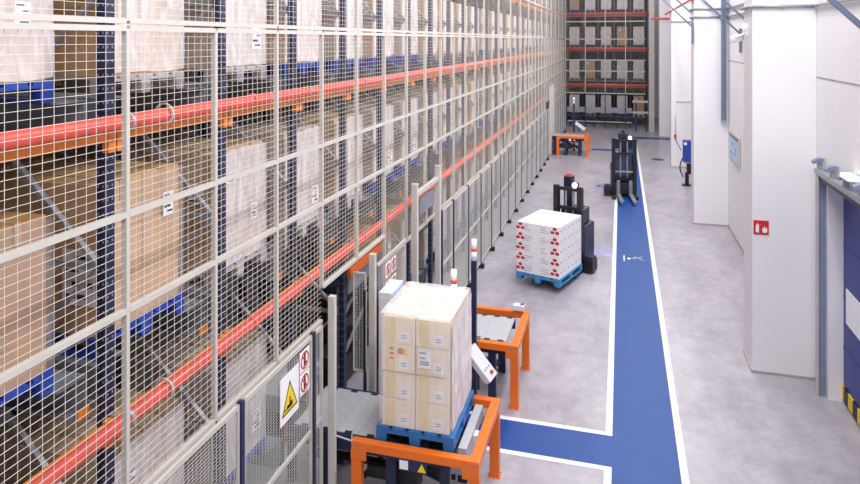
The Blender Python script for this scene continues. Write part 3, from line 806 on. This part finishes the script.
# load of truck 1
th = math.radians(-18); ux = Vector((math.cos(th), math.sin(th), 0)); fw = Vector((-math.sin(th), math.cos(th), 0))
fc = Vector((-1.608, 13.50, 0)); lc = fc+fw*.6
pallet('pallet', .95, 1.2, 'pallet_cyan', .15, .03, 'light blue pallet with white boxes raised on the moving truck', (lc.x, lc.y, .136), th)
t = thing('white_carton_stack', 'stack of white cartons with red marks on the moving truck', 'pallet load', (lc.x, lc.y, .287), th)
W, D, H = .92, 1.17, 1.02; nx, ny, nz = 2, 3, 5
rr = random.Random(5)
for k in range(nz):
    for i in range(nx):
        for j in range(ny):
            x0, y0, z0 = -W/2+i*W/nx, -D/2+j*D/ny, k*H/nz
            c = B().box((x0+.002, y0+.002, z0+.001), (x0+W/nx-.002, y0+D/ny-.002, z0+H/nz-.001), .004).build('carton', 'carton_white', t)
            if j == 0:
                b = B(); y = y0; xa = x0+.07 if i == 0 else x0+W/nx-.10
                if 1:
                    for dx, dz in ((-.028, -.012), (.032, -.012), (.002, .03)): b.ball((xa+dx*1.7, y+.001, z0+.11+dz*1.7), .046, (1, .08, .72))
                b.build('emblem', 'logo_red', c)
                b = B(); xs = x0+.16 if i == 0 else x0+.06
                for q in range(3): b.box((xs, y-.001, z0+.05+q*.045), (xs+rr.uniform(.08, .2), y+.003, z0+.06+q*.045))
                b.build('print', 'print_grey', c)
            if i == nx-1:
                b = B()
                for q in range(2): b.box((x0+W/nx-.003, y0+.08+q*.18, z0+.10), (x0+W/nx+.0005, y0+.12+q*.18, z0+.13))
                b.build('print', 'print_grey', c)

# ------------------------------------------------------------------ right side
# blue door in the recess
t = thing('door_1', 'blue sliding door with hazard strip in the right wall opening', 'door', (XW+.19, OY0, 0)); t['kind'] = 'structure'
b = B(); n = 6
b.box((0, .0, .06), (.06, OY1-OY0-.03, OZ-.01))
for z in (.75, 1.45, 2.15): b.box((-.006, .0, z), (0, OY1-OY0-.03, z+.025))
b.build('leaf', 'door_blue', t)
B().box((-.02, .0, .05), (-.001, OY1-OY0-.05, .24)).build('hazard_strip', 'hazard', t)
B().box((-.02, 2.6, 1.15), (-.007, 3.32, 1.62)).build('window', 'label_white', t)
struct(B().box((XW, OY1-.07, 0), (XW+.19, OY1-.001, OZ-.001)).build('trim_6', 'wall_white'))
t = thing('door_frame_post', 'blue grey steel door post beside the first white pillar', 'door post', (XW, OY1+.07, 0))
b = B().box((-.10, -.06, 0), (-.001, -.03, 3.10)); b.box((-.10, .03, 0), (-.001, .06, 3.10)); b.box((-.03, -.03, 0), (-.001, .03, 3.10)); b.build('channel', 'post_steel', t)
B().box((-.085, -.02, .02), (-.035, .02, 3.05)).build('seal', 'navy', t)
b = B().box((-.14, -.08, 0), (-.10, -.06, 3.1)); b.build('edge_strip', 'fence_light', t)
t = thing('door_rail', 'grey sliding door rail on the wall above the blue door', 'door rail', (XW, OY0, 3.10))
B().box((-.12, 0, .0), (-.02, OY1-OY0+.15, .07), .008).build('rail', 'galv', t)
B().box((-.105, 0, -.06), (-.035, OY1-OY0-.02, .0)).build('rail_gap', 'black', t)
for y in (3.64, 3.02, 2.48, 1.9):
    b = B(); b.box((-.10, y-.02, .07), (-.03, y+.02, .17)); c = b.build('bracket', 'galv', t)
    B().prism([(-.16, y-.05, .15), (-.02, y-.05, .19), (-.02, y-.05, .23), (-.09, y-.05, .23), (-.16, y-.05, .19)], (0, .10, 0)).build('hood', 'post_steel', c)
t = thing('wall_lamp', 'small white floodlight on the wall above the blue door rail', 'lamp', (XW-.001, 9.25, 3.33))
B().box((-.16, -.16, -.03), (-.02, .16, .03), .01).build('housing', 'beacon_white', t); B().box((-.02, -.03, -.03), (.02, .03, .03)).build('bracket', 'galv', t)
# fire sign
t = thing('fire_equipment_sign', 'red fire extinguisher sign on the first white pillar', 'sign', (2.02, PY[0]-.001, 2.19))
B().box((-.105, -.012, -.105), (.105, 0, .105), .004).build('plate', 'sign_red', t)
b = B(); b.box((-.075, -.014, -.075), (-.03, -.012, .03)); b.box((-.065, -.014, .03), (-.04, -.012, .055)); b.bar((-.05, -.013, .055), (-.01, -.013, .04), .012, .002); b.build('extinguisher_icon', 'label_white', t)
b = B().prism([(.02, -.012, -.075), (.075, -.012, -.075), (.085, -.012, -.03), (.07, -.012, .01), (.06, -.012, -.02), (.045, -.012, .03), (.03, -.012, -.02), (.012, -.012, .0)], (0, -.002, 0)); b.build('flame_icon', 'label_white', t)
# pale blue wall board
t = thing('wall_board', 'pale blue framed board on the right wall between first pillars', 'sign', (XW, 18.3, 2.28))
B().box((-.05, -.75, -.36), (-.001, .75, .36), .03).build('frame', 'fence_light', t)
B().box((-.056, -.66, -.30), (-.05, .66, .22)).build('panel', 'pale_blue', t); B().box((-.062, -.66, .25), (-.05, .66, .32)).build('header', 'steel_blue', t)
b = B()
for y, z in ((-.3, .0), (-.1, -.12), (.2, .08), (.35, -.15)): b.box((-.058, y-.1, z-.04), (-.056, y+.1, z+.04))
b.build('print', 'screen_blue', t)
# steel columns / brackets
t = thing('cable_channel', 'blue grey double steel channel hanging in the corner of second pillar', 'steel channel', (2.62, PY[1]-.125, 0))
for x in (-.02, .05): B().box((x-.022, -.04, 2.88), (x+.027, .055, 8.5)).build('channel', 'steel_blue', t)
B().box((-.05, -.03, 2.80), (.08, .055, 2.90)).build('foot', 'galv', t)
b = B().bar((-.04, .0, 5.6), (-1.5, .0, 7.06), .04, .04); b.build('strut', 'steel_blue', t)
def strut(label, p, L, w=.042, plate=True, dirx=-1):
    t = thing('diagonal_strut', label, 'strut', p)
    B().bar((0, 0, 0), (dirx*L, 0, L), w, w).build('bar', 'steel_blue', t)
    if plate: B().box((-.02, -.06, -.45), (.03, .06, .12)).build('wall_plate', 'steel_blue', t)
    return t
strut('steel strut rising leftwards from the second pillar edge, lower of two', (1.865, PY[1]-.05, 5.35), 1.0)
strut('steel strut rising leftwards from the second pillar edge, upper of two', (1.83, PY[1]-.05, 5.73), .9, .05, False)
strut('steel strut at the top between second and first pillar, upper', (XW-.04, 16.6, 5.44), 1.2)
strut('steel strut at the top between second and first pillar, lower', (XW-.04, 17.4, 5.15), .8)
strut('thick steel strut in the upper right corner on the wall', (XW-.045, 8.9, 5.13), 1.3, .06, False)
# conduits
def conduit(label, pts, r=.025, m='galv'):
    t = thing('conduit', label, 'conduit')
    b = B()
    for a, c in zip(pts, pts[1:]): b.rod(a, c, r, 10); b.ball(c, r)
    b.build('pipe', m, t, True)
    b = B()
    for a, c in zip(pts, pts[1:]):
        mid = (Vector(a)+Vector(c))/2; b.ball(mid, r*1.5)
    b.build('clip', m, t); return t
z = 5.5
conduit('grey conduit along the top of first pillar and the near wall', [(XW-.04, 4, z), (XW-.04, PY[0]-.03, z), (1.87, PY[0]-.03, z), (1.87, PY[0]+.75, z)])
conduit('grey conduit along the top of second pillar', [(XW-.04, PY[0]+.75, 5.62), (XW-.04, PY[1]-.03, 5.62), (1.87, PY[1]-.03, 5.62), (1.87, PY[1]+.75, 5.62)])
conduit('second grey conduit above the other on second pillar', [(XW-.04, PY[0]+.75, 5.84), (XW-.04, PY[1]-.03, 5.84), (1.87, PY[1]-.03, 5.84), (1.87, PY[1]+.75, 5.84)])
conduit('grey conduit along the top of third pillar', [(XW-.04, PY[1]+.75, 5.72), (XW-.04, PY[2]-.03, 5.72), (1.87, PY[2]-.03, 5.72)])
conduit('thin grey conduit bending down third pillar to the blue charger', [(2.75, PY[2]-.03, 2.60), (2.05, PY[2]-.03, 2.60), (2.05, PY[2]-.03, 1.35)], .022, 'cabinet')
conduit('grey downpipe on the second pillar corner above the board', [(XW-.04, PY[0]+3.0, 5.5), (XW-.04, PY[0]+3.0, 2.2)], .02)
t = thing('sprinkler_pipe', 'red pipe overhead along the tops of the right pillars', 'pipe', (1.866, 0, 6.12))
b = B().rod((0, 19.2, 0), (0, 31, 0), .035, 14); b.build('pipe', 'red_pipe', t, True)
t = thing('sprinkler_pipe', 'short red pipe crossing before the farthest right pillar', 'pipe', (1.6, 36.452, 6.10))
B().rod((-.1, 0, 0), (.85, 0, 0), .05, 14).build('pipe', 'red_pipe', t, True)
# surveillance camera on the first pillar's flank
t = thing('security_camera', 'white security camera on the flank of first pillar', 'camera', (1.88, 11.45, 5.05))
b = B().rod((0, 0, .06), (-.12, 0, .0), .018, 8); b.box((-.01, -.04, .02), (.02, .04, .10)); b.build('arm', 'cabinet', t)
b = B().bar((-.05, .10, .0), (-.22, -.18, -.05), .09, .09); b.rod((-.22, -.18, -.05), (-.235, -.205, -.055), .035, 12); b.build('housing', 'cabinet', t)
B().ball((-.02, 0, .16), .05).build('junction', 'beacon_white', t)
# charger
t = thing('battery_charger', 'blue battery charger on dark stand before the third pillar', 'charger', (2.22, 24.6, 0))
B().box((-.17, -.12, .82), (.30, .14, 1.56), .015).build('housing', 'charger_blue', t); B().box((-.15, -.125, 1.40), (-.05, -.12, 1.50)).build('label', 'label_white', t)
b = B().box((-.10, -.06, .0), (.02, .06, .45)); b.box((-.05, -.05, .40), (.15, .05, .82)); b.box((-.2, -.15, 0), (.15, .15, .03)); b.build('stand', 'black', t)
b = B(); pr = None
for q in range(12):
    a = math.pi*q/11; p = (-.17-.10*math.sin(a), -.05, .95-.65*q/11)
    if pr: b.rod(pr, p, .02, 8)
    pr = p
b.build('cable', 'black', t); B().box((-.12, -.1, .78), (.28, .12, .82)).build('tray', 'galv', t)
t = thing('charger_plug', 'dark red plug hanging on the third pillar beside the charger', 'plug', (2.05, PY[2]-.04, 1.24))
B().rod((0, 0, -.1), (0, 0, .05), .035, 10, .05).build('body', 'dark_red', t); b = B().rod((0, 0, -.1), (.18, -.4, -.5), .012, 8); b.build('cable', 'black', t)
# far right column and barrier
t = thing('steel_column', 'beige grey steel column left of the farthest white pillar', 'column', (1.60, 38.4, 0))
B().box((-.14, -.12, 0), (.14, -.10, 8.5)).box((-.14, .10, 0), (.14, .12, 8.5)).box((-.02, -.10, 0), (.02, .10, 8.5))  .build('column', 'fence_light', t); B().box((-.2, -.2, 0), (.2, .2, .02)).build('base_plate', 'galv', t)
t = thing('guard_rail', 'white guard rail in front of the far end rack', 'guard rail', (0, 38.7, 0))
for x in (.8, 1.35): B().box((x-.04, -.04, 0), (x+.04, .04, 1.7)).build('post', 'navy', t)
for z in (.95, 1.55): B().box((.6, -.06, z), (1.42, -.04, z+.12)).build('rail', 'fence_light', t)
t = thing('guard_rail', 'long low white guard rail at the foot of the far rack', 'guard rail', (0, 39.6, 0))
for x in (-2.8, -1.5, -.2, .5): B().box((x-.04, 0, 0), (x+.04, .08, 1.1)).build('post', 'navy', t)
B().box((-3.0, -.02, .85), (.6, 0, 1.15)).build('rail', 'galv', t); B().box((-3.0, -.02, .3), (.6, 0, .36)).build('rail', 'fence_light', t)
bpy.context.view_layer.update()
